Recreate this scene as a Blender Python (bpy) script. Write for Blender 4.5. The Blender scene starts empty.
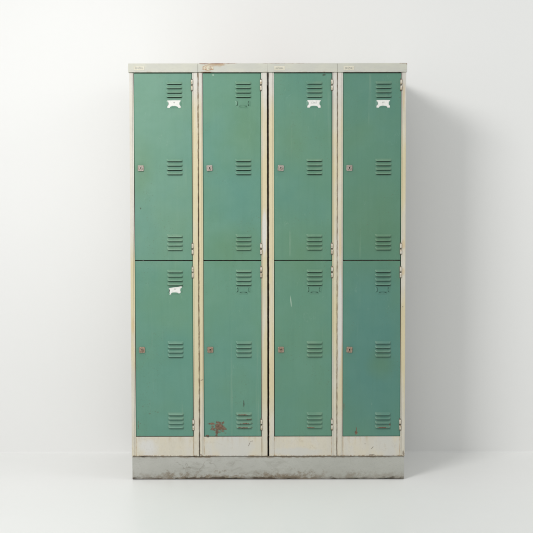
import bpy, bmesh, math, random
from mathutils import Vector, Matrix, noise as mnoise

random.seed(11)
S = bpy.context.scene
COL = S.collection

# ------------------------------------------------------------------ helpers
def link(o, parent=None):
    COL.objects.link(o)
    if parent is not None:
        o.parent = parent
    return o

def obj(name, bm, mats, parent=None, loc=(0, 0, 0), smooth=False):
    me = bpy.data.meshes.new(name)
    bm.normal_update()
    bm.to_mesh(me); bm.free()
    if not isinstance(mats, (list, tuple)):
        mats = [mats]
    for m in mats:
        me.materials.append(m)
    if smooth:
        for p in me.polygons:
            p.use_smooth = True
    o = bpy.data.objects.new(name, me)
    o.location = loc
    return link(o, parent)

def append(bm, tmp, mat=0):
    for f in tmp.faces:
        f.material_index = mat
    me = bpy.data.meshes.new('tmp')
    tmp.to_mesh(me); tmp.free()
    bm.from_mesh(me)
    bpy.data.meshes.remove(me)

def box(bm, x0, x1, y0, y1, z0, z1, bev=0.0, seg=2, mat=0):
    t = bmesh.new()
    bmesh.ops.create_cube(t, size=1.0)
    for v in t.verts:
        v.co = Vector(((x0 + x1) / 2 + v.co.x * (x1 - x0), (y0 + y1) / 2 + v.co.y * (y1 - y0), (z0 + z1) / 2 + v.co.z * (z1 - z0)))
    if bev > 0:
        bmesh.ops.bevel(t, geom=t.edges[:], offset=bev, segments=seg, affect='EDGES', profile=0.5)
    append(bm, t, mat)

def cyl(bm, c, r, h, axis='Z', seg=20, bev=0.0, mat=0):
    t = bmesh.new()
    bmesh.ops.create_cone(t, cap_ends=True, segments=seg, radius1=r, radius2=r, depth=h)
    if bev > 0:
        es = [e for e in t.edges if abs(e.verts[0].co.z - e.verts[1].co.z) < 1e-6]
        bmesh.ops.bevel(t, geom=es, offset=bev, segments=2, affect='EDGES', profile=0.5)
    if axis == 'Y':
        bmesh.ops.rotate(t, verts=t.verts[:], matrix=Matrix.Rotation(math.pi / 2, 3, 'X'))
    bmesh.ops.translate(t, verts=t.verts[:], vec=Vector(c))
    append(bm, t, mat)

# ------------------------------------------------------------------ node helper
ROOT = bpy.data.objects.new('locker_bank', None)
COL.objects.link(ROOT)
ROOT.empty_display_size = 0.2

class NT:
    def __init__(self, name, rough=0.5, spec=0.5, metal=0.0):
        self.m = bpy.data.materials.new(name); self.m.use_nodes = True
        self.t = self.m.node_tree
        self.b = self.t.nodes['Principled BSDF']
        self.b.inputs['Roughness'].default_value = rough
        self.b.inputs['Metallic'].default_value = metal
        self.b.inputs['Specular IOR Level'].default_value = spec
        tc = self.t.nodes.new('ShaderNodeTexCoord'); tc.object = ROOT
        self.P = tc.outputs['Object']
        sp = self.t.nodes.new('ShaderNodeSeparateXYZ'); self.l(self.P, sp.inputs[0])
        self.x, self.y, self.z = sp.outputs
    def l(self, a, b): self.t.links.new(a, b)
    def put(self, s, v):
        if isinstance(v, (int, float)): s.default_value = v
        elif isinstance(v, (tuple, list)): s.default_value = (*v, 1.0) if len(s.default_value) == 4 and len(v) == 3 else v
        else: self.l(v, s)
    def math(self, op, a, b=0.0, c=None, clamp=False):
        n = self.t.nodes.new('ShaderNodeMath'); n.operation = op; n.use_clamp = clamp
        self.put(n.inputs[0], a); self.put(n.inputs[1], b)
        if c is not None: self.put(n.inputs[2], c)
        return n.outputs[0]
    def vec(self, x, y, z):
        n = self.t.nodes.new('ShaderNodeCombineXYZ')
        self.put(n.inputs[0], x); self.put(n.inputs[1], y); self.put(n.inputs[2], z)
        return n.outputs[0]
    def noise(self, scale, detail=3, stretch=(1, 1, 1), off=0.0, rough=0.5, dist=0.0):
        mp = self.t.nodes.new('ShaderNodeMapping'); self.l(self.P, mp.inputs[0])
        mp.inputs['Scale'].default_value = stretch
        mp.inputs['Location'].default_value = (off, off * 1.7, off * 0.6)
        n = self.t.nodes.new('ShaderNodeTexNoise'); self.l(mp.outputs[0], n.inputs['Vector'])
        n.inputs['Scale'].default_value = scale; n.inputs['Detail'].default_value = detail
        n.inputs['Roughness'].default_value = rough; n.inputs['Distortion'].default_value = dist
        return n.outputs[0]
    def ramp(self, v, a, b, lo=0.0, hi=1.0):
        n = self.t.nodes.new('ShaderNodeMapRange'); n.interpolation_type = 'SMOOTHSTEP'
        self.put(n.inputs['Value'], v)
        n.inputs['From Min'].default_value = a; n.inputs['From Max'].default_value = b
        n.inputs['To Min'].default_value = lo; n.inputs['To Max'].default_value = hi
        return n.outputs[0]
    def mix(self, f, a, b):
        n = self.t.nodes.new('ShaderNodeMix'); n.data_type = 'RGBA'
        self.put(n.inputs[0], f); self.put(n.inputs[6], a); self.put(n.inputs[7], b)
        return n.outputs[2]
    def mul(self, *v):
        r = v[0]
        for q in v[1:]: r = self.math('MULTIPLY', r, q)
        return r
    def mx(self, *v):
        r = v[0]
        for q in v[1:]: r = self.math('MAXIMUM', r, q)
        return r
    def blob(self, cx, cz, rx, rz, nz, amt=1.0, a=1.0, b=0.75, rot=0.0):
        """stain of an irregular outline on the front, centre and radii in mm; nz a noise 0..1"""
        dx = self.math('SUBTRACT', self.x, cx / 1000); dz = self.math('SUBTRACT', self.z, cz / 1000)
        if rot:
            c, s = math.cos(rot), math.sin(rot)
            dx, dz = (self.math('ADD', self.mul(dx, c), self.mul(dz, s)), self.math('SUBTRACT', self.mul(dz, c), self.mul(dx, s)))
        ex = self.math('POWER', self.math('ABSOLUTE', self.math('DIVIDE', dx, rx / 1000)), 2.0)
        ez = self.math('POWER', self.math('ABSOLUTE', self.math('DIVIDE', dz, rz / 1000)), 2.0)
        d = self.math('SQRT', self.math('ADD', ex, ez))
        d = self.math('ADD', d, self.mul(self.math('SUBTRACT', nz, 0.5), amt))
        return self.ramp(d, a, b)
    def bump(self, h, strength, dist):
        n = self.t.nodes.new('ShaderNodeBump'); n.inputs['Strength'].default_value = strength
        n.inputs['Distance'].default_value = dist; self.put(n.inputs['Height'], h)
        self.l(n.outputs[0], self.b.inputs['Normal'])
    def out(self, col, rough=None):
        self.put(self.b.inputs['Base Color'], col)
        if rough is not None: self.put(self.b.inputs['Roughness'], rough)
        return self.m

# ------------------------------------------------------------------ materials
RUST = (0.16, 0.062, 0.036)
RUST_D = (0.07, 0.03, 0.02)

def mat_green(rubbed_lit=False):
    n = NT('lit_rubbed_green_enamel' if rubbed_lit else 'green_enamel', 0.5, 0.45)
    big = n.noise(2.6, 4, (1, 1, 0.8), 3.1, 0.55)
    big2 = n.noise(3.4, 4, (1, 1, 0.9), 9.7, 0.6)
    mid = n.noise(11, 5, (1, 1, 1), 1.2, 0.6)
    streak = n.noise(60, 3, (1, 1, 0.06), 5.0, 0.6)
    fine = n.noise(420, 2, (1, 1, 1), 0.3)
    c = n.mix(n.ramp(big, 0.40, 0.62), (0.116, 0.270, 0.186), (0.106, 0.263, 0.199))
    c = n.mix(n.ramp(big2, 0.42, 0.78, 0, 0.35), c, (0.128, 0.258, 0.142))          # olive patches where the enamel has yellowed
    teal = n.mx(n.blob(455, 620, 190, 380, big2, 1.3, 1.35, 0.3), n.mul(n.blob(-120, 1230, 130, 200, big, 1.6, 1.3, 0.0), 0.45))
    c = n.mix(n.mul(teal, 0.72), c, (0.091, 0.248, 0.220))
    olive = n.mx(n.blob(470, 1120, 170, 230, big2, 1.6, 1.3, 0.0), n.blob(505, 520, 70, 70, big2, 2.0, 1.2, 0.0), n.blob(150, 1000, 160, 150, big2, 1.8, 1.3, 0.0),
                 n.blob(-90, 1540, 120, 190, big2, 1.8, 1.3, 0.0), n.blob(-150, 1030, 160, 110, big2, 1.8, 1.3, 0.0), n.blob(-560, 1360, 60, 160, big2, 1.6, 1.3, 0.0), n.blob(110, 1490, 90, 130, big2, 1.8, 1.3, 0.0))
    c = n.mix(n.mul(olive, 0.55), c, (0.118, 0.245, 0.132))
    c = n.mix(n.ramp(mid, 0.35, 0.75, 0.0, 0.16), c, (0.15, 0.32, 0.25))
    c = n.mix(n.ramp(streak, 0.45, 0.8, 0.0, 0.14), c, (0.075, 0.19, 0.14))
    c = n.mix(n.ramp(fine, 0.45, 0.75, 0.0, 0.10), c, (0.19, 0.36, 0.28))
    # doors step darker rightward: light falloff put into the colour, partly deeper paint
    c = n.mix(n.mx(n.mul(n.math('GREATER_THAN', n.x, 0.31), 0.18), n.mul(n.math('GREATER_THAN', n.x, 0.01), 0.07)), c, (0.010, 0.060, 0.030))
    c = n.mix(n.mul(n.math('LESS_THAN', n.x, -0.31), n.ramp(n.z, 0.9, 1.0, 0.0, 0.05)), c, (0.5, 0.6, 0.55))  # first column's upper door paled in colour for the brighter lit side
    if rubbed_lit: c = n.mix(n.ramp(mid, 0.3, 0.6, 0.05, 0.16), c, (0.34, 0.40, 0.25))  # vents paler: light on the hood slopes put into colour, plus worn lips
    # pale scuffs and drips
    sn = n.noise(70, 3, (1, 1, 1), 7.0, 0.6)
    s2 = n.noise(160, 3, (1, 1, 0.25), 2.0, 0.6)
    scuff = n.mx(n.mul(n.blob(97, 1050, 1.1, 70, s2, 1.2), 0.55), n.blob(101, 795, 2.8, 26, s2, 1.2, 1.0, 0.7, 0.1),
                 n.blob(-239, 1788, 4.5, 3.5, sn, 0.9))
    c = n.mix(n.mul(scuff, 0.75), c, (0.42, 0.52, 0.42))
    st = n.noise(34, 4, (1, 1, 0.035), 61.0, 0.7)
    c = n.mix(n.mul(n.ramp(st, 0.60, 0.70), n.ramp(big2, 0.40, 0.60), 0.16), c, (0.30, 0.40, 0.30))
    hs = n.ramp(n.math('ABSOLUTE', n.math('SUBTRACT', n.noise(9, 4, (1.2, 1, 0.5), 71.0, 0.55), 0.5)), 0.0035, 0.0012)
    c = n.mix(n.mul(hs, n.ramp(n.noise(14, 3, (1, 1, 1), 81.0), 0.56, 0.64), 0.16), c, (0.30, 0.42, 0.34))
    rubk = n.mx(*[n.blob(x_, z_, 34, 40, mid, 1.6, 1.2, 0.1) for x_ in (-558, -256, 56, 359) for z_ in (1372, 570)])
    c = n.mix(n.mul(rubk, n.ramp(fine, 0.35, 0.6), 0.22), c, (0.085, 0.150, 0.100))
    # fine spotting low on the first door
    spots = n.mul(n.ramp(n.noise(150, 2, (1, 1, 1.3), 4.0), 0.62, 0.68),
                  n.mx(n.blob(-548, 338, 40, 34, sn, 1.2, 1.1, 0.2), n.blob(-515, 300, 45, 12, sn, 1.0, 1.1, 0.2), n.blob(-570, 240, 12, 70, sn, 1.2, 1.1, 0.2)))
    c = n.mix(n.mul(spots, 0.85), c, (0.10, 0.085, 0.05))
    spots2 = n.mul(n.ramp(n.noise(210, 2, (1, 1, 1), 14.0), 0.66, 0.71), n.ramp(n.noise(5, 2, (1, 1, 1), 2.0), 0.5, 0.64))
    c = n.mix(n.mul(spots2, 0.5), c, (0.10, 0.11, 0.06))
    # rust
    rn = n.noise(62, 7, (0.75, 1, 1.1), 21.0, 0.74, 0.3)
    rn2 = n.noise(120, 4, (1, 1, 1), 11.0, 0.65)
    half = n.math('MULTIPLY_ADD', 0.0, 0.0, 0.5)
    field = n.mx(n.blob(-220, 239, 34, 34, half, 0.0, 1.0, 0.0), n.mul(n.blob(-250, 250, 26, 9, half, 0.0, 1.0, 0.0, -0.12), 0.95), n.mul(n.blob(-245, 226, 24, 8, half, 0.0, 1.0, 0.0, 0.2), 0.9),
                 n.mul(n.blob(-196, 227, 24, 8, half, 0.0, 1.0, 0.0, -0.1), 0.9), n.mul(n.blob(-202, 254, 18, 10, half, 0.0, 1.0, 0.0, 0.6), 0.9), n.mul(n.blob(-228, 211, 14, 26, half, 0.0, 1.0, 0.0, -0.1), 0.9),
                 n.mul(n.blob(-222, 232, 62, 46, half, 0.0, 1.0, 0.0), 0.55))
    rg = n.noise(85, 8, (0.8, 1, 1.15), 51.0, 0.8)
    rag = n.math('ADD', n.mul(n.math('SUBTRACT', rn, 0.5), 2.2), n.mul(n.math('SUBTRACT', rg, 0.5), 2.6))
    patch = n.mul(n.ramp(n.math('ADD', field, rag), 0.36, 0.44), n.ramp(field, 0.03, 0.12))
    rust = n.mx(patch,
                n.blob(391, 209, 6, 10, rn2, 1.8, 1.0, 0.8), n.blob(391, 222, 2.2, 14, rn2, 1.4, 1.0, 0.8),
                n.blob(-270, 198, 7, 3, rn2, 2.4, 1.0, 0.6), n.blob(505, 233, 26, 3, rn2, 2.0, 0.95, 0.7), n.blob(540, 246, 4, 6, rn2, 2.0, 0.9, 0.7),
                n.blob(-108, 290, 38, 4.0, rn2, 2.6, 0.8, 0.6), n.blob(-85, 270, 20, 3, rn2, 2.6, 0.9, 0.6), n.blob(-100, 251, 34, 4.0, rn2, 2.6, 0.85, 0.6), n.blob(-105, 232, 38, 4.0, rn2, 2.6, 0.9, 0.6),
                n.blob(190, 234, 20, 2.6, rn2, 2.4, 0.85, 0.6), n.blob(336, 330, 1.8, 26, rn2, 2.6, 0.75, 0.6), n.blob(-577, 250, 1.8, 22, rn2, 3.0, 0.75, 0.5))
    rc = n.mix(n.ramp(rn2, 0.36, 0.64), (0.115, 0.050, 0.030), (0.225, 0.118, 0.075))
    c = n.mix(n.mul(rust, 0.9), c, rc)
    dark = n.mx(n.blob(-108, 340, 3, 18, rn2, 1.2), n.blob(246, 1788, 9, 5, rn2, 1.8), n.blob(-560, 1205, 2.5, 5, rn2, 1.0))
    c = n.mix(n.mul(dark, 0.8), c, (0.045, 0.055, 0.035))
    r = n.math('ADD', n.ramp(mid, 0.3, 0.7, 0.37, 0.50), n.mul(rust, 0.35))
    low = n.noise(4.0, 3, (1, 1, 1), 33.0, 0.5)
    h = n.math('ADD', n.mul(low, 1.0), n.math('ADD', n.mul(n.noise(900, 2, (1, 1, 1), 1.0), 0.010), n.mul(rust, -0.03)))
    n.bump(h, 0.55, 0.012)
    return n.out(c, r)

def mat_frame():
    n = NT('aged_cream_paint', 0.5, 0.4)
    v = n.noise(9, 4, (1.6, 1, 0.22), 4.4, 0.6)
    v2 = n.noise(17, 5, (1, 1, 0.6), 8.8, 0.6)
    fine = n.noise(260, 3, (1, 1, 0.5), 2.2)
    # yellowed mid-height, whiter at the very top and at the foot
    zone = n.mul(n.ramp(n.z, 1.76, 1.60), n.ramp(n.z, 0.20, 0.42, 0.30, 1.0))
    clear = n.blob(-606, 1400, 40, 420, v, 0.7, 1.15, 0.6)                           # outer left stile kept its grey-white upper half
    yel = n.mul(zone, n.ramp(v, 0.36, 0.56, 0.25, 1.0), n.math('SUBTRACT', 1.0, n.mul(clear, 0.85)))
    c = n.mix(n.ramp(v2, 0.35, 0.65), (0.60, 0.575, 0.52), (0.66, 0.635, 0.58))
    c = n.mix(n.mul(yel, 0.85), c, (0.635, 0.555, 0.335))
    rail = n.mul(n.ramp(n.z, 0.30, 0.18), n.ramp(v2, 0.44, 0.62))
    c = n.mix(n.mul(rail, 0.5), c, (0.62, 0.56, 0.42))
    white = n.mx(n.blob(-16, 1100, 12, 110, v2, 1.2, 1.1, 0.6), n.blob(-545, 150, 60, 45, v2, 2.2, 1.3, 0.2), n.blob(318, 700, 14, 210, v, 1.4, 1.1, 0.6))
    c = n.mix(n.mul(white, 0.75), c, (0.66, 0.655, 0.64))
    amber = n.mx(n.blob(318, 1040, 9, 95, v2, 1.2, 1.1, 0.4), n.blob(596, 1045, 9, 25, v2, 1.0, 1.1, 0.4), n.blob(596, 925, 9, 22, v2, 1.0, 1.1, 0.4), n.blob(-597, 690, 6, 45, v2, 1.2, 1.1, 0.4), n.blob(596, 1690, 6, 60, v2, 1.2, 1.1, 0.4))
    c = n.mix(n.mul(amber, 0.5), c, (0.60, 0.43, 0.20))
    c = n.mix(n.ramp(fine, 0.5, 0.8, 0.0, 0.25), c, (0.44, 0.41, 0.35))
    # rubbed and rusted arrises beside the seams
    rn = n.noise(95, 4, (1, 1, 0.35), 6.0, 0.65)
    edge = None
    for xe, w in ((-305.2, 5), (0.8, 6.5), (304.8, 4)):
        e = n.ramp(n.math('ABSOLUTE', n.math('SUBTRACT', n.x, xe / 1000)), w / 1000, (w - 2.5) / 1000)
        edge = e if edge is None else n.mx(edge, e)
    edge = n.mx(edge, n.ramp(n.z, 0.1115, 0.1085))
    c = n.mix(n.mul(edge, n.ramp(rn, 0.38, 0.60), 0.75), c, (0.26, 0.17, 0.09))
    seam = None
    for xe in (-586, -332, -284, -28, 28.5, 281, 331.5, 583):
        e = n.ramp(n.math('ABSOLUTE', n.math('SUBTRACT', n.x, xe / 1000)), 0.0028, 0.0012)
        seam = e if seam is None else n.mx(seam, e)
    seam = n.mul(seam, n.ramp(n.z, 0.197, 0.193), n.ramp(rn, 0.35, 0.6))
    c = n.mix(n.mul(seam, 0.6), c, (0.40, 0.27, 0.13))
    grey = n.mx(n.blob(-155, 150, 130, 60, v2, 0.9, 1.1, 0.6), n.blob(520, 150, 70, 60, v2, 1.2, 1.1, 0.5), n.blob(120, 125, 130, 22, v2, 1.4, 1.1, 0.5))
    c = n.mix(n.mul(grey, 0.7), c, (0.585, 0.58, 0.545))
    drip = n.mul(n.ramp(n.z, 0.150, 0.196), n.ramp(n.z, 0.1965, 0.190), n.ramp(n.noise(60, 3, (1, 1, 0.12), 3.0), 0.52, 0.7))
    c = n.mix(n.mul(drip, 0.35), c, (0.46, 0.34, 0.19))
    tz = n.noise(150, 3, (1, 1, 1), 15.0, 0.6)
    chips = n.mx(n.blob(-84, 160, 2.4, 11, tz, 1.9, 1.0, 0.7, -0.35), n.blob(-75, 172, 8, 1.8, tz, 1.9, 1.0, 0.7, 0.25), 
                 n.blob(-268, 191, 6, 2.2, tz, 2.4), n.blob(-293, 446, 7, 2.2, tz, 1.4, 1.0, 0.7, 0.4), n.blob(460, 111, 14, 2.5, tz, 2.0), n.blob(600, 120, 6, 14, tz, 2.0, .8, .6), n.blob(595, 770, 2.2, 3, tz, .8),
                 n.blob(462, 142, 9, 2, tz, 2.0, 0.9, 0.7, 0.8), n.blob(430, 160, 3, 2, tz, 1.4), n.blob(-300, 112, 5, 4, tz, 2.2))
    c = n.mix(n.mul(chips, 0.72), c, (0.16, 0.12, 0.085))
    hair = n.mul(n.ramp(n.math('ABSOLUTE', n.math('SUBTRACT', n.noise(6, 5, (1, 1, 1), 40.0, 0.6), 0.5)), 0.010, 0.003), n.ramp(n.z, 0.20, 0.18))
    c = n.mix(n.mul(hair, n.ramp(v2, 0.45, 0.6), 0.16), c, (0.36, 0.27, 0.17))
    n.bump(n.math('ADD', n.mul(v2, 0.3), n.mul(fine, 0.02)), 0.4, 0.006)
    return n.out(c, n.ramp(v2, 0.3, 0.7, 0.42, 0.6))

def mat_cap():
    n = NT('aged_stone_paint', 0.55, 0.35)
    v = n.noise(8, 4, (1, 1, 2.0), 2.0, 0.6)
    fine = n.noise(180, 3, (0.3, 1, 1), 5.0)
    c = n.mix(n.ramp(v, 0.35, 0.65), (0.575, 0.572, 0.49), (0.53, 0.53, 0.475))
    c = n.mix(n.ramp(fine, 0.5, 0.8, 0, 0.25), c, (0.42, 0.40, 0.33))
    rn = n.noise(75, 5, (0.6, 1, 1.2), 18.0, 0.65)
    pale = n.blob(-262, 1818, 26, 14, rn, 1.0, 1.1, 0.5)
    c = n.mix(n.mul(pale, 0.6), c, (0.66, 0.62, 0.50))
    tan = n.mx(n.blob(-225, 1834, 45, 10, rn, 1.6, 1.2, 0.4), n.blob(-265, 1815, 14, 18, rn, 2.0, 1.2, 0.4), n.blob(-270, 1800, 30, 4, rn, 2.0, 1.2, 0.4))
    c = n.mix(n.mul(tan, 0.7), c, (0.40, 0.25, 0.12))
    rust = n.mx(n.blob(-278, 1838, 26, 4, rn, 1.3, 1.0, 0.75), n.blob(-222, 1838, 38, 4.2, rn, 1.3, 1.0, 0.75), n.blob(-262, 1818, 8, 6, rn, 2.0, 1.0, 0.75), n.blob(-252, 1811, 7, 5, rn, 2.2, 0.95, 0.75), n.blob(-160, 1838, 30, 2.5, rn, 1.6, 1.0, 0.75),
                n.blob(-268, 1798, 22, 3, rn, 2.0, 1.0, 0.7), n.blob(596, 1838, 22, 2.5, rn, 2.0, .9, .7), n.blob(608, 1834, 3, 5, rn, 2.4, .7, .5), n.blob(60, 1838, 160, 1.6, rn, 2.4, 0.8, 0.6))
    c = n.mix(n.mul(rust, 0.9), c, n.mix(n.ramp(fine, 0.4, 0.6), (0.16, 0.065, 0.03), (0.26, 0.12, 0.06)))
    low = n.mul(n.ramp(n.z, 1.806, 1.8), n.ramp(n.noise(30, 3, (1, 1, 1), 31.0), 0.45, 0.7))
    c = n.mix(n.mul(low, 0.45), c, (0.30, 0.24, 0.15))
    n.bump(n.math('ADD', n.mul(v, 0.4), n.math('ADD', n.mul(fine, 0.02), n.mul(rust, -0.08))), 0.4, 0.006)
    return n.out(c, 0.55)

def mat_plinth():
    n = NT('grey_plinth_paint', 0.6, 0.3)
    v = n.noise(5, 5, (1, 1, 1.5), 2.0, 0.6)
    fine = n.noise(240, 3, (1, 1, 1), 5.0)
    c = n.mix(n.ramp(v, 0.35, 0.65), (0.402, 0.402, 0.365), (0.452, 0.450, 0.412))
    c = n.mix(n.ramp(n.x, -0.1, 0.1, 0.0, 0.3), c, (0.405, 0.412, 0.365))
    c = n.mix(n.ramp(fine, 0.5, 0.8, 0, 0.3), c, (0.27, 0.275, 0.25))
    sm = n.noise(14, 5, (0.8, 1, 2.2), 12.0, 0.7, 0.6)
    smear = n.mx(n.mul(n.ramp(sm, 0.50, 0.66), n.ramp(n.x, 0.30, -0.1, 0.25, 1.0)), n.mul(n.ramp(n.noise(40, 4, (1, 1, 0.2), 9.0), 0.55, 0.72), n.blob(385, 55, 60, 60, v, 1.0, 1.1, 0.3)))
    c = n.mix(n.mul(smear, 0.30), c, (0.20, 0.185, 0.15))
    hair = n.ramp(n.math('ABSOLUTE', n.math('SUBTRACT', n.noise(5, 5, (0.8, 1, 1.6), 26.0, 0.6, 0.5), 0.5)), 0.010, 0.003)
    hz = n.mx(n.blob(-330, 68, 120, 40, v, 1.0, 1.1, 0.4), n.mul(n.ramp(v, 0.5, 0.65), 0.35))
    c = n.mix(n.mul(hair, hz, 0.35), c, (0.17, 0.155, 0.12))
    d = n.noise(44, 7, (0.8, 1, 1.1), 19.0, 0.78)
    where = n.mul(n.ramp(n.x, -0.60, -0.40, 0.35, 1.0), n.ramp(n.x, 0.50, 0.15, 0.45, 1.0), n.ramp(n.noise(7, 3, (1, 1, 0.01), 8.0), 0.35, 0.6, 0.35, 1.0))
    dirt = n.mul(n.ramp(n.math('ADD', n.math('DIVIDE', n.z, 0.034), n.mul(n.math('SUBTRACT', d, 0.5), 5.0)), 1.15, 0.0), where)
    c = n.mix(n.mul(dirt, 0.78), c, (0.185, 0.138, 0.084))
    d2 = n.noise(70, 4, (0.5, 1, 1), 29.0, 0.7)
    foot = n.ramp(n.math('ADD', n.math('DIVIDE', n.z, 0.012), n.mul(n.math('SUBTRACT', d2, 0.5), 3.0)), 1.1, 0.6)
    c = n.mix(n.mul(foot, n.ramp(n.noise(12, 4, (1, 1, 0.01), 44.0), 0.40, 0.58, 0.25, 0.8)), c, (0.055, 0.038, 0.024))
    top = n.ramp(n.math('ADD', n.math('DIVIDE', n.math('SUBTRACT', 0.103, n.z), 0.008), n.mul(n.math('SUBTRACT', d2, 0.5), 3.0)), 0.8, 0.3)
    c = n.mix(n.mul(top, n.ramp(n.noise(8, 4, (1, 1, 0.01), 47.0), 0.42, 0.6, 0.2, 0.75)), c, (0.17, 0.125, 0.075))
    n.bump(n.math('ADD', n.mul(v, 0.5), n.math('ADD', n.mul(fine, 0.03), n.mul(dirt, 0.04))), 0.5, 0.008)
    return n.out(c, 0.62)

def simple(name, col, rough=0.5, spec=0.4, metal=0.0, var=None, scale=200, bump=0.0):
    n = NT(name, rough, spec, metal)
    f = n.noise(scale, 4, (1, 1, 1), 3.0, 0.6)
    c = n.mix(n.ramp(f, 0.40, 0.65), col, var if var else tuple(q * 0.85 for q in col))
    if bump: n.bump(f, bump, 0.002)
    return n.out(c)

def mat_wall():
    n = NT('white_studio_wall', 0.75, 0.2)
    f = n.noise(1.2, 3, (1, 1, 1), 2.0)
    c = n.mix(n.ramp(f, 0.3, 0.7), (0.862, 0.862, 0.852), (0.852, 0.853, 0.842))
    n.bump(n.noise(150, 3, (1, 1, 1), 1.0), 0.06, 0.002)
    return n.out(c)

def mat_floor():
    n = NT('white_studio_floor', 0.3, 0.5)
    f = n.noise(1.6, 4, (1, 1, 1), 5.0)
    f2 = n.noise(22, 4, (1, 1, 1), 15.0)
    c = n.mix(n.ramp(f, 0.3, 0.7), (0.91, 0.912, 0.90), (0.895, 0.897, 0.885))
    return n.out(c, n.ramp(f2, 0.3, 0.7, 0.34, 0.40))

M_GREEN, M_FRAME, M_CAP, M_PLINTH = mat_green(), mat_frame(), mat_cap(), mat_plinth()
M_VENT = mat_green(True)
M_WALL, M_FLOOR = mat_wall(), mat_floor()
M_IN = simple('locker_inside_paint', (0.30, 0.29, 0.25), 0.6)
M_LOCK = simple('worn_lock_metal', (0.46, 0.41, 0.37), 0.42, 0.5, 0.55, (0.33, 0.27, 0.22), 160, 0.2)
M_LOCK_B = simple('tarnished_lock_metal', (0.40, 0.31, 0.235), 0.48, 0.5, 0.5, (0.26, 0.18, 0.125), 160, 0.2)
M_KEY = simple('dark_keyhole', (0.02, 0.017, 0.015), 0.6)
M_HINGE = simple('hinge_painted_steel', (0.66, 0.63, 0.55), 0.4, 0.5, 0.1, (0.46, 0.36, 0.24), 130, 0.15)
M_PIN = simple('hinge_notch_shade', (0.16, 0.15, 0.115), 0.5, 0.4, 0.2, (0.09, 0.07, 0.05), 150)  # dark leaf colour stands in for the shaded notch round each hinge
M_PAPER = simple('white_card', (0.80, 0.795, 0.76), 0.7, 0.2, 0.0, (0.73, 0.725, 0.68), 120)
M_INK = simple('grey_ink', (0.17, 0.175, 0.17), 0.7)
M_INK_F = simple('faded_ink', (0.33, 0.34, 0.33), 0.7)
M_PLATE = simple('ivory_plate', (0.68, 0.65, 0.54), 0.4, 0.4, 0.0, (0.60, 0.57, 0.46), 90)
M_PLATE_D = simple('worn_ivory_plate', (0.62, 0.57, 0.44), 0.5, 0.4, 0.0, (0.34, 0.18, 0.10), 75)

# ------------------------------------------------------------------ setting
FLOOR_Y1 = 0.574
bm = bmesh.new()
bmesh.ops.create_grid(bm, x_segments=8, y_segments=8, size=1.0)
for v in bm.verts:
    v.co = Vector((v.co.x * 7.0, -3.4 + v.co.y * 4.1, 0.0))
fl = obj('floor', bm, M_FLOOR); fl['kind'] = 'structure'
fl['label'] = 'smooth glossy white studio floor under the lockers'

bm = bmesh.new()
prof = []
R = 0.010                                   # small cove where the wall meets the floor
prof.append((FLOOR_Y1 - R, -0.0010))
for k in range(1, 9):
    a = math.pi / 2 * k / 8
    prof.append((FLOOR_Y1 - R + R * math.sin(a), -0.0010 + R * (1 - math.cos(a))))
prof.append((FLOOR_Y1, 4.2)); prof.append((FLOOR_Y1 + 0.12, 4.2)); prof.append((FLOOR_Y1 + 0.12, -0.0010))
rows = [[bm.verts.new((x, y, z)) for y, z in prof] for x in (-7.0, 7.0)]
NSM = 9                                     # the smooth cove and face; the slab's back and ends get vertices of their own
for i in range(NSM):
    bm.faces.new((rows[0][i], rows[1][i], rows[1][i + 1], rows[0][i + 1])).smooth = True
rows2 = [[bm.verts.new((x, y, z)) for y, z in prof] for x in (-7.0, 7.0)]
for i in range(NSM, len(prof)):
    j = (i + 1) % len(prof)
    bm.faces.new((rows2[0][i], rows2[1][i], rows2[1][j], rows2[0][j]))
bm.faces.new(rows2[0]); bm.faces.new(list(reversed(rows2[1])))
wl = obj('wall', bm, M_WALL); wl['kind'] = 'structure'
wl['label'] = 'plain white studio wall behind the lockers'

# ------------------------------------------------------------------ the bank of lockers
ROOT['label'] = 'bank of four metal lockers with eight worn green doors on a grey plinth'
ROOT['category'] = 'locker bank'

FR = [(-0.606, -0.3065), (-0.3040, -0.0030), (0.0038, 0.3035), (0.3060, 0.606)]     # frame edges, column by column
DL = [-0.5855, -0.2835, 0.0288, 0.3318]                                              # left edge of each door
DW = 0.2525
GAP = 0.0022
Z_PL, Z_FB, Z_RAIL, Z_L0, Z_L1, Z_U0, Z_U1, Z_CAP, Z_TOP = 0.103, 0.1055, 0.1925, 0.195, 0.9730, 0.9768, 1.795, 1.799, 1.838

# plinth: four folded sheets with a ragged foot
bm = bmesh.new()
NX = 260
def foot(x):
    q = 0.5 + 0.5 * mnoise.noise(Vector((x * 9.0, 3.3, 0))) + 0.25 * mnoise.noise(Vector((x * 60.0, 9.1, 0)))
    return 0.0012 + 0.0052 * max(0.0, min(1.0, q)) ** 2
def topz(x):
    return Z_PL - 0.003 * math.exp(-((x + 0.555) / 0.012) ** 2) - 0.0018 * math.exp(-((x + 0.335) / 0.02) ** 2)
a, b, c, d, e = [], [], [], [], []
for i in range(NX + 1):
    x = -0.604 + 1.2072 * i / NX
    wob = 0.0012 * mnoise.noise(Vector((x * 4.0, 0.4, 7.0)))
    a.append(bm.verts.new((x, 0.0046, foot(x)))); b.append(bm.verts.new((x, 0.003 + wob, 0.012)))
    c.append(bm.verts.new((x, 0.003 - wob, topz(x) - 0.0015))); d.append(bm.verts.new((x, 0.0045, topz(x)))); e.append(bm.verts.new((x, 0.02, topz(x))))
for i in range(NX):
    for p, q in ((a, b), (b, c), (c, d), (d, e)):
        f = bm.faces.new((p[i], p[i + 1], q[i + 1], q[i])); f.smooth = True
box(bm, -0.604, -0.6015, 0.0052, 0.487, 0.002, 0.1025, 0.0006)
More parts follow.
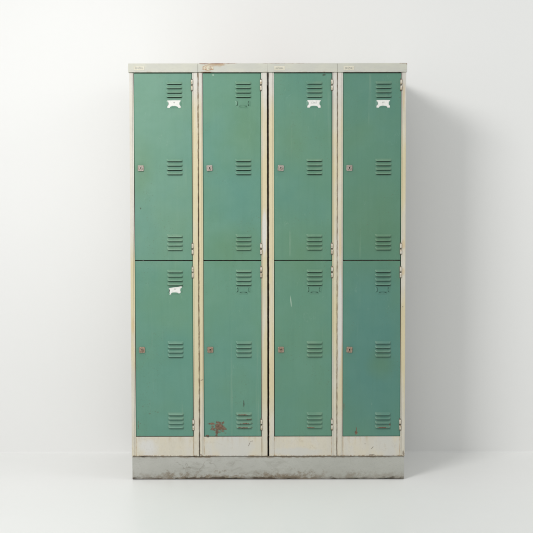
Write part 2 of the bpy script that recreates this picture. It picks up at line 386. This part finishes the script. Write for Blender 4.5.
box(bm, 0.6007, 0.6032, 0.0052, 0.487, 0.002, 0.1025, 0.0006)
box(bm, -0.601, 0.600, 0.484, 0.4865, 0.002, 0.1025, 0.0006)
pl = obj('plinth', bm, M_PLINTH, ROOT)
pl['label'] = 'grey plinth with brown dirt along its foot'

# back sheet behind all four
bm = bmesh.new()
box(bm, -0.6, 0.6, 0.4905, 0.493, 0.107, 1.7988, 0.0)
obj('back_panel', bm, M_IN, ROOT)

GLYPHS = {  # tiny upright strokes of worn lettering, unreadable in the photograph: each cell is a few bars
    0: [(0, 0, .25, 1), (.25, .8, .9, 1), (.25, 0, .9, .2)],
    1: [(0, 0, .25, 1), (.7, 0, .95, 1), (.25, .4, .7, .6)],
    2: [(0, 0, .25, 1), (.25, .8, .9, 1), (.25, .42, .8, .6), (.25, 0, .9, .2)],
    3: [(0, 0, .25, 1), (.25, .8, .95, 1), (.7, .45, .95, .8), (.25, .42, .7, .6)],
}
def strokes(bm, x0, z0, w, h, seq, y, mat):
    cw = w / len(seq)
    for k, g in enumerate(seq):
        for (u0, v0, u1, v1) in GLYPHS[g]:
            xa, xb = x0 + cw * k + cw * 0.78 * u0, x0 + cw * k + cw * 0.78 * u1
            box(bm, xa, xb, y - 0.0002, y + 0.0003, z0 + h * v0, z0 + h * v1, 0, 1, mat)

for i, (x0, x1) in enumerate(FR):
    # carcass: sides, top, floor and shelf of the column
    bm = bmesh.new()
    box(bm, x0 + .0004, x0 + .0016, 0.0185, 0.490, Z_FB, Z_CAP - .001)
    box(bm, x1 - .0016, x1 - .0004, 0.0185, 0.490, Z_FB, Z_CAP - .001)
    box(bm, x0 + .002, x1 - .002, 0.0185, 0.489, Z_CAP - .0024, Z_CAP - .0012)
    box(bm, x0 + .002, x1 - .002, 0.0190, 0.489, Z_RAIL - .004, Z_RAIL - .0028)
    box(bm, x0 + .002, x1 - .002, 0.0290, 0.489, 0.9742, 0.9756)
    obj('carcass', bm, M_IN, ROOT)
    # face frame: stiles with a stepped jamb, bottom rail
    bm = bmesh.new()
    xl, xr = DL[i] - GAP, DL[i] + DW + GAP
    box(bm, x0, xl - 0.0052, 0.0, 0.018, Z_FB, Z_CAP - .0004, 0.0014, 3)
    box(bm, xl - 0.0050, xl, 0.0011, 0.018, Z_FB + .0004, Z_CAP - .0008, 0.0009, 2)
    box(bm, xr + 0.0052, x1, 0.0, 0.018, Z_FB, Z_CAP - .0004, 0.0014, 3)
    box(bm, xr, xr + 0.0050, 0.0011, 0.018, Z_FB + .0004, Z_CAP - .0008, 0.0009, 2)
    box(bm, xl + 0.0003, xr - 0.0003, 0.0006, 0.018, Z_FB, Z_RAIL, 0.0012, 3)
    box(bm, xl + 0.0003, xr - 0.0003, 0.0195, 0.028, 0.966, 0.9738)
    fo = obj('frame', bm, M_FRAME, ROOT)
    fo['label'] = ['cream frame with a grey-white left stile', 'cream frame with a dark scratch on its bottom rail', 'yellowed cream frame beside the wide dark gap', 'cream frame with amber stains by the hinges'][i]
    # cap with its maker's plate
    bm = bmesh.new()
    cl = x0 - 0.0042 if i == 0 else (FR[i - 1][1] + x0) / 2 + 0.0003
    cr = x1 + 0.0034 if i == 3 else (x1 + FR[i + 1][0]) / 2 - 0.0003
    box(bm, cl, cr, -0.0055, 0.496, Z_CAP, Z_TOP, 0.0016, 3)
    co = obj('cap', bm, M_CAP, ROOT)
    co['label'] = ['pale stone-coloured cap', 'stone-coloured cap with a rusty top edge', 'stone-coloured cap', 'greyer stone-coloured cap'][i]
    bm = bmesh.new()
    px = DL[i] + (-0.0005 if i else 0.0000)
    box(bm, 0, 0.047, -0.0009, 0.0, 0, 0.0165, 0.0004, 1)
    if i == 1:
        strokes(bm, 0.026, 0.006, 0.012, 0.0045, [0, 1], -0.0009, 1)
    else:
        strokes(bm, 0.007, 0.0055, 0.033, 0.0062 if i == 0 else 0.0048, [[0, 2, 1, 3, 2, 1], [], [2, 0, 3, 1, 0, 2, 1], [1, 2, 0, 3, 1, 0]][i], -0.0009, 1)
    po = obj('name_plate', bm, [M_PLATE_D if i == 1 else M_PLATE, M_INK_F if i == 0 else M_INK], co, (px, -0.0056, 1.8085))
    if i == 1: po['label'] = 'rust-stained name plate'

# ------------------------------------------------------------------ doors
VX0, VX1 = 0.1415, 0.2115        # louvres, from the door's left edge
PITCH = 0.0191
CX = 0.1745                      # centre of the card holder
LK = 0.0275                      # centre of the lock

def door_mesh(z0, z1, lines, zc, zl):
    """folded sheet with punched slots; origin at the hinge-side foot of the front skin"""
    W, H = DW, z1 - z0
    holes = []
    for zt in lines:
        for k in range(4):
            z = zt - z0 - k * PITCH
            holes.append((VX0 + 0.004, VX1 - 0.004, z - 0.0020, z + 0.0035))
    zcc = zc - z0
    holes.append((CX - 0.0262, CX - 0.0234, zcc - 0.0055, zcc + 0.0125))
    holes.append((CX + 0.0234, CX + 0.0262, zcc - 0.0055, zcc + 0.0125))
    holes.append((CX - 0.0150, CX + 0.0170, zcc - 0.0090, zcc - 0.0066))
    r = 0.0016
    xs = {r, W - r}; zs = {r, H - r}
    for h in holes:
        xs.update((h[0], h[1])); zs.update((h[2], h[3]))
    xs.update(r + (W - 2 * r) * k / 8 for k in range(9)); zs.update(r + (H - 2 * r) * k / 20 for k in range(21))
    def clean(s):
        o = []
        for q in sorted(s):
            if not o or q - o[-1] > 3e-4: o.append(q)
        return o
    xs, zs = clean(xs), clean(zs)
    bm = bmesh.new()
    g = {}
    for a_, x in enumerate(xs):
        for b_, z in enumerate(zs):
            g[a_, b_] = bm.verts.new((x, 0, z))
    for a_ in range(len(xs) - 1):
        for b_ in range(len(zs) - 1):
            mx_, mz_ = (xs[a_] + xs[a_ + 1]) / 2, (zs[b_] + zs[b_ + 1]) / 2
            if any(h[0] < mx_ < h[1] and h[2] < mz_ < h[3] for h in holes): continue
            bm.faces.new((g[a_, b_], g[a_ + 1, b_], g[a_ + 1, b_ + 1], g[a_, b_ + 1]))
    # rolled edge and return flange
    na, nb = len(xs) - 1, len(zs) - 1
    ring = [(a_, 0) for a_ in range(na)] + [(na, b_) for b_ in range(nb)] + [(a_, nb) for a_ in range(na, 0, -1)] + [(0, b_) for b_ in range(nb, 0, -1)]
    prev = [g[q] for q in ring]
    cen = [(xs[a_], zs[b_], (-1 if a_ == 0 else 1 if a_ == na else 0), (-1 if b_ == 0 else 1 if b_ == nb else 0)) for a_, b_ in ring]
    for (off, dy) in ((r * 0.5, r * 0.13), (r * 0.87, r * 0.5), (r, r), (r, 0.016)):
        cur = []
        for (x, z, sx, sz) in cen:
            cur.append(bm.verts.new((x + sx * off, dy, z + sz * off)))
        for k in range(len(cur)):
            j = (k + 1) % len(cur)
            bm.faces.new((prev[k], cur[k], cur[j], prev[j])).smooth = True
        prev = cur
    bmesh.ops.recalc_face_normals(bm, faces=bm.faces[:])
    # recalc on an open sheet may face inwards: make the skin face -Y
    f0 = max(bm.faces, key=lambda f: f.calc_area())
    if f0.normal.y > 0: bmesh.ops.reverse_faces(bm, faces=bm.faces[:])
    bmesh.ops.translate(bm, verts=bm.verts[:], vec=Vector((-W, 0, 0)))
    return bm

def hood(bm, cx, cz, w, h, depth, M=None, nu=18, nv=6, inset=0.006, round_=False):
    """pressed hood: flush along its upper edge, open along its lower edge (z = cz)"""
    grid = []
    for j in range(nv + 1):
        v = j / nv
        row = []
        for i in range(nu + 1):
            u = -1 + 2 * i / nu
            u = math.copysign(abs(u) ** 0.6, u)                      # crowd the columns towards the ends
            e_ = 1 - abs(u)
            s = min(1.0, e_ * (w / 2) / inset)
            s = math.sin(s * math.pi / 2)
            y = -depth * s * math.sin(v * math.pi / 2) ** 1.25
            z = h * (1 - v)
            if round_: z = h - (h - z) * math.sqrt(max(0.0, 1 - 0.92 * u * u))
            row.append(Vector((u * w / 2, y - 0.0002, z)))
        grid.append(row)
    lip = [Vector((p.x * 0.97, min(0.0, p.y + 0.0010), p.z + 0.0010)) for p in grid[-1]]
    grid.append(lip)
    vs = []
    for row in grid:
        r_ = []
        for p in row:
            q = M @ p if M else p
            r_.append(bm.verts.new((cx + q.x, q.y, cz + q.z)))
        vs.append(r_)
    for j in range(len(vs) - 1):
        for i in range(nu):
            f = bm.faces.new((vs[j][i], vs[j + 1][i], vs[j + 1][i + 1], vs[j][i + 1])); f.smooth = True

def rounded_plate(bm, w, h, r, y0, y1, mat=0, bev=0.0012):
    t = bmesh.new()
    pts = []
    for (sx, sz, a0) in ((1, 1, 0), (-1, 1, 90), (-1, -1, 180), (1, -1, 270)):
        for k in range(5):
            a_ = math.radians(a0 + 22.5 * k)
            pts.append((sx * (w / 2 - r) + r * math.cos(a_), sz * (h / 2 - r) + r * math.sin(a_)))
    f = t.faces.new([t.verts.new((x, y1, z)) for x, z in pts])
    ex = bmesh.ops.extrude_face_region(t, geom=[f])
    vs = [q for q in ex['geom'] if isinstance(q, bmesh.types.BMVert)]
    bmesh.ops.translate(t, verts=vs, vec=(0, y0 - y1, 0))
    bmesh.ops.recalc_face_normals(t, faces=t.faces[:])
    top = [e_ for e_ in t.edges if all(abs(v.co.y - y0) < 1e-7 for v in e_.verts)]
    bmesh.ops.bevel(t, geom=top, offset=bev, segments=2, affect='EDGES', profile=0.5)
    append(bm, t, mat)

def make_door(z0, z1, lines, zc, zl, hinges, lockmat):
    o = obj('door', door_mesh(z0, z1, lines, zc, zl), M_GREEN, ROOT)
    X = -DW                                                         # local: the hinge edge is x = 0
    for zt in lines:
        bm = bmesh.new()
        for k in range(4):
            hood(bm, 0, -k * PITCH, VX1 - VX0, 0.0115, 0.0076, None, 20, 8, 0.0075)
        obj('louvre_vent', bm, M_VENT, o, (X + (VX0 + VX1) / 2, 0, zt - z0))
    # card holder: three pressed tabs
    bm = bmesh.new()
    hood(bm, -0.0240, 0.0, 0.024, 0.0100, 0.0030, Matrix.Rotation(math.radians(-90), 3, 'Y'), 16, 6, 0.008, True)
    hood(bm, 0.0240, 0.0, 0.024, 0.0100, 0.0030, Matrix.Rotation(math.radians(90), 3, 'Y'), 16, 6, 0.008, True)
    hood(bm, 0.0, -0.0105, 0.040, 0.0100, 0.0030, Matrix.Rotation(math.radians(180), 3, 'Y'), 18, 6, 0.008, True)
    obj('card_holder', bm, M_GREEN, o, (X + CX, 0, zc - z0 + 0.0035))
    # lock
    bm = bmesh.new()
    rounded_plate(bm, 0.0265, 0.0260, 0.004, -0.0042, 0.0006, 0, 0.0014)
    cyl(bm, (0, -0.0052, 0.0), 0.0072, 0.003, 'Y', 24, 0.0006, 0)
    box(bm, -0.0011, 0.0011, -0.0071, -0.0064, -0.0042, 0.0042, 0, 1, 1)
    cyl(bm, (0, -0.0067, 0.0014), 0.0026, 0.0009, 'Y', 16, 0, 1)
    lk = obj('lock', bm, [lockmat, M_KEY], o, (X + LK, 0, zl - z0))
    lk.rotation_euler.y = 0.0
    # hinges
    for zh in hinges:
        bm = bmesh.new()
        box(bm, -0.0042, 0.0062, -0.0004, 0.0030, -0.0275, 0.0275, 0.0006, 1, 1)
        for dz in (-0.0130, 0.0130):
            cyl(bm, (0.0016, -0.0024, dz), 0.0046, 0.0190, 'Z', 18, 0.0022)
        cyl(bm, (0.0016, -0.0024, 0), 0.0026, 0.0520, 'Z', 14, 0.0006, 1)
        h_ = obj('hinge', bm, [M_HINGE, M_PIN], o, (0, 0, zh - z0), True)
    return o

UP = dict(z0=Z_U0, z1=Z_U1, lines=(1.748, 1.4105, 1.079), zc=1.6600, zl=1.3812, hinges=(1.744, 1.026), lockmat=M_LOCK)
LO = dict(z0=Z_L0, z1=Z_L1, lines=(0.923, 0.606, 0.289), zc=0.8420, zl=0.580, hinges=(0.923, 0.246), lockmat=M_LOCK_B)
DOOR_LABELS = {
    ('u', 0): 'upper green door, palest of the row', ('u', 1): 'upper green door with an empty card holder',
    ('u', 2): 'upper green door with a pale vertical scratch', ('u', 3): 'upper green door, darkest of the row',
    ('l', 0): 'lower green door with a torn white card', ('l', 1): 'lower green door with a patch of rust at its foot',
    ('l', 2): 'lower green door with a short pale scratch', ('l', 3): 'blue-green lower door with a rust spot at its foot'}

def copy_tree(src, parent):
    n_ = src.copy(); COL.objects.link(n_); n_.parent = parent
    for ch in list(src.children):
        q = ch.copy(); COL.objects.link(q); q.parent = n_
    return n_

doors = {}
for key, spec in (('u', UP), ('l', LO)):
    proto = make_door(**spec)
    for i in range(4):
        d_ = proto if i == 0 else copy_tree(proto, ROOT)
        d_.location = (DL[i] + DW + random.uniform(-0.0003, 0.0003), 0.0026, spec['z0'] + random.uniform(-0.0004, 0.0003))
        d_.rotation_euler.z = math.radians(random.uniform(-0.05, 0.28))
        d_.rotation_euler.y = math.radians(random.uniform(-0.04, 0.04))
        d_['label'] = DOOR_LABELS[key, i]
        doors[key, i] = d_
        for ch in d_.children:
            if ch.name.startswith('lock'):
                ch.rotation_euler.y = math.radians(random.uniform(-5, 5))
                ch.location.x += random.uniform(-0.001, 0.001)

# cards slid under the tabs
def card(door, spec, pts, marks, tilt=0.0, label=None):
    bm = bmesh.new()
    f = bm.faces.new([bm.verts.new((x / 1000, -0.0010, z / 1000)) for x, z in pts])
    ex = bmesh.ops.extrude_face_region(bm, geom=[f])
    bmesh.ops.translate(bm, verts=[q for q in ex['geom'] if isinstance(q, bmesh.types.BMVert)], vec=(0, -0.0004, 0))
    bmesh.ops.recalc_face_normals(bm, faces=bm.faces[:])
    for (x, z, w, h) in marks:
        box(bm, x / 1000, (x + w) / 1000, -0.00165, -0.00135, z / 1000, (z + h) / 1000, 0, 1, 1)
    o = obj('name_card', bm, [M_PAPER, M_INK_F], door, (-DW + CX, -0.0002, spec['zc'] - spec['z0'] + 0.0035))
    o.rotation_euler.y = math.radians(tilt)
    if label: o['label'] = label
    return o

RECT = [(-29, -18.5), (-19, -18.8), (-16.5, -13.6), (0, -13.3), (16.5, -13.6), (19, -18.6), (29, -18.5), (29.2, 14.2), (0, 14.6), (-29, 14)]
card(doors['u', 0], UP, RECT, [(-3, 2, 1.6, 5), (0.2, 2, 3.2, 1.4), (0.2, 5.4, 3.2, 1.4), (2.2, 2, 1.4, 5)], -0.5)
card(doors['u', 2], UP, RECT, [(-13, -1, 1.4, 8), (-10, 5, 4, 1.4), (-10, -1, 4, 1.4), (-3.5, -1, 1.4, 8), (0, -1, 1.3, 8), (0, 3, 5, 1.2), (4, -1, 1.3, 8), (9, 5.6, 5, 1.2), (9, -1, 1.3, 8)], 0.8)
card(doors['u', 3], UP, RECT, [(-4, 1, 1.5, 5.5), (-1.2, 1, 1.5, 5.5), (1.6, 1, 3.6, 1.3), (1.6, 5, 3.6, 1.3)], 0.2)
TORN = [(-25, -20), (-17, -19.5), (-14, -16.5), (-5, -17), (4, -15.5), (17, -16), (24, -13), (26.5, -9), (27, 5), (30, 8), (30, 17), (18, 14.5), (2, 12.5), (-14, 10), (-24, 8.5), (-30, 9.5), (-30, 6), (-24, 3), (-22, -3), (-24, -9), (-22, -14)]
card(doors['l', 0], LO, TORN, [(-4, 1, 1.4, 5), (-1.5, 1, 4, 1.2), (-1.5, 4.6, 4, 1.2), (1.6, 1, 1.4, 5)], 0.0, 'torn white card hanging askew')

# ------------------------------------------------------------------ light
W = bpy.data.worlds.new('World'); S.world = W; W.use_nodes = True
bg = W.node_tree.nodes['Background']
bg.inputs[0].default_value = (0.985, 1.0, 0.995, 1); bg.inputs[1].default_value = 0.56

def area(name, loc, aim, size, power, col):
    L = bpy.data.lights.new(name, 'AREA'); L.shape = 'RECTANGLE'; L.size, L.size_y = size if isinstance(size, tuple) else (size, size); L.energy = power; L.color = col
    o = bpy.data.objects.new(name, L); COL.objects.link(o); o.location = loc
    o.rotation_euler = (Vector(aim) - Vector(loc)).to_track_quat('-Z', 'Y').to_euler()
    return o
k_ = area('softbox_light', (-1.80, -2.75, 3.0), (-0.55, 0.0, 1.30), (1.25, 0.9), 33.0, (1.0, 0.99, 0.975))
k_.data.spread = math.radians(110)
area('added_wall_fill', (2.9, -0.9, 2.9), (1.0, 0.57, 0.9), 1.6, 14.6, (0.99, 1.0, 0.995))  # added fill lamp, lifts the right wall, the shadow on it and the floor

# ------------------------------------------------------------------ camera
f_px, cx_, cz_, th, ro = 1135.257, -0.006527, 1.169507, 0.0441748, -0.00153935
cam = bpy.data.cameras.new('camera'); cam.sensor_width = 36.0; cam.lens = f_px / 533 * 36.0
cam.clip_end = 100
co = bpy.data.objects.new('camera', cam); COL.objects.link(co)
fw = Vector((0, math.cos(th), -math.sin(th))); rt = Vector((1, 0, 0)); up = rt.cross(fw)
r2 = rt * math.cos(ro) + up * math.sin(ro); u2 = up * math.cos(ro) - rt * math.sin(ro)
M = Matrix((r2, u2, -fw)).transposed().to_4x4(); M.translation = Vector((cx_, -5.0, cz_))
co.matrix_world = M
S.camera = co
S.view_settings.view_transform = 'Standard'; S.view_settings.look = 'None'
S.view_settings.exposure = 0.0; S.view_settings.gamma = 1.0
S.cycles.max_bounces = 8
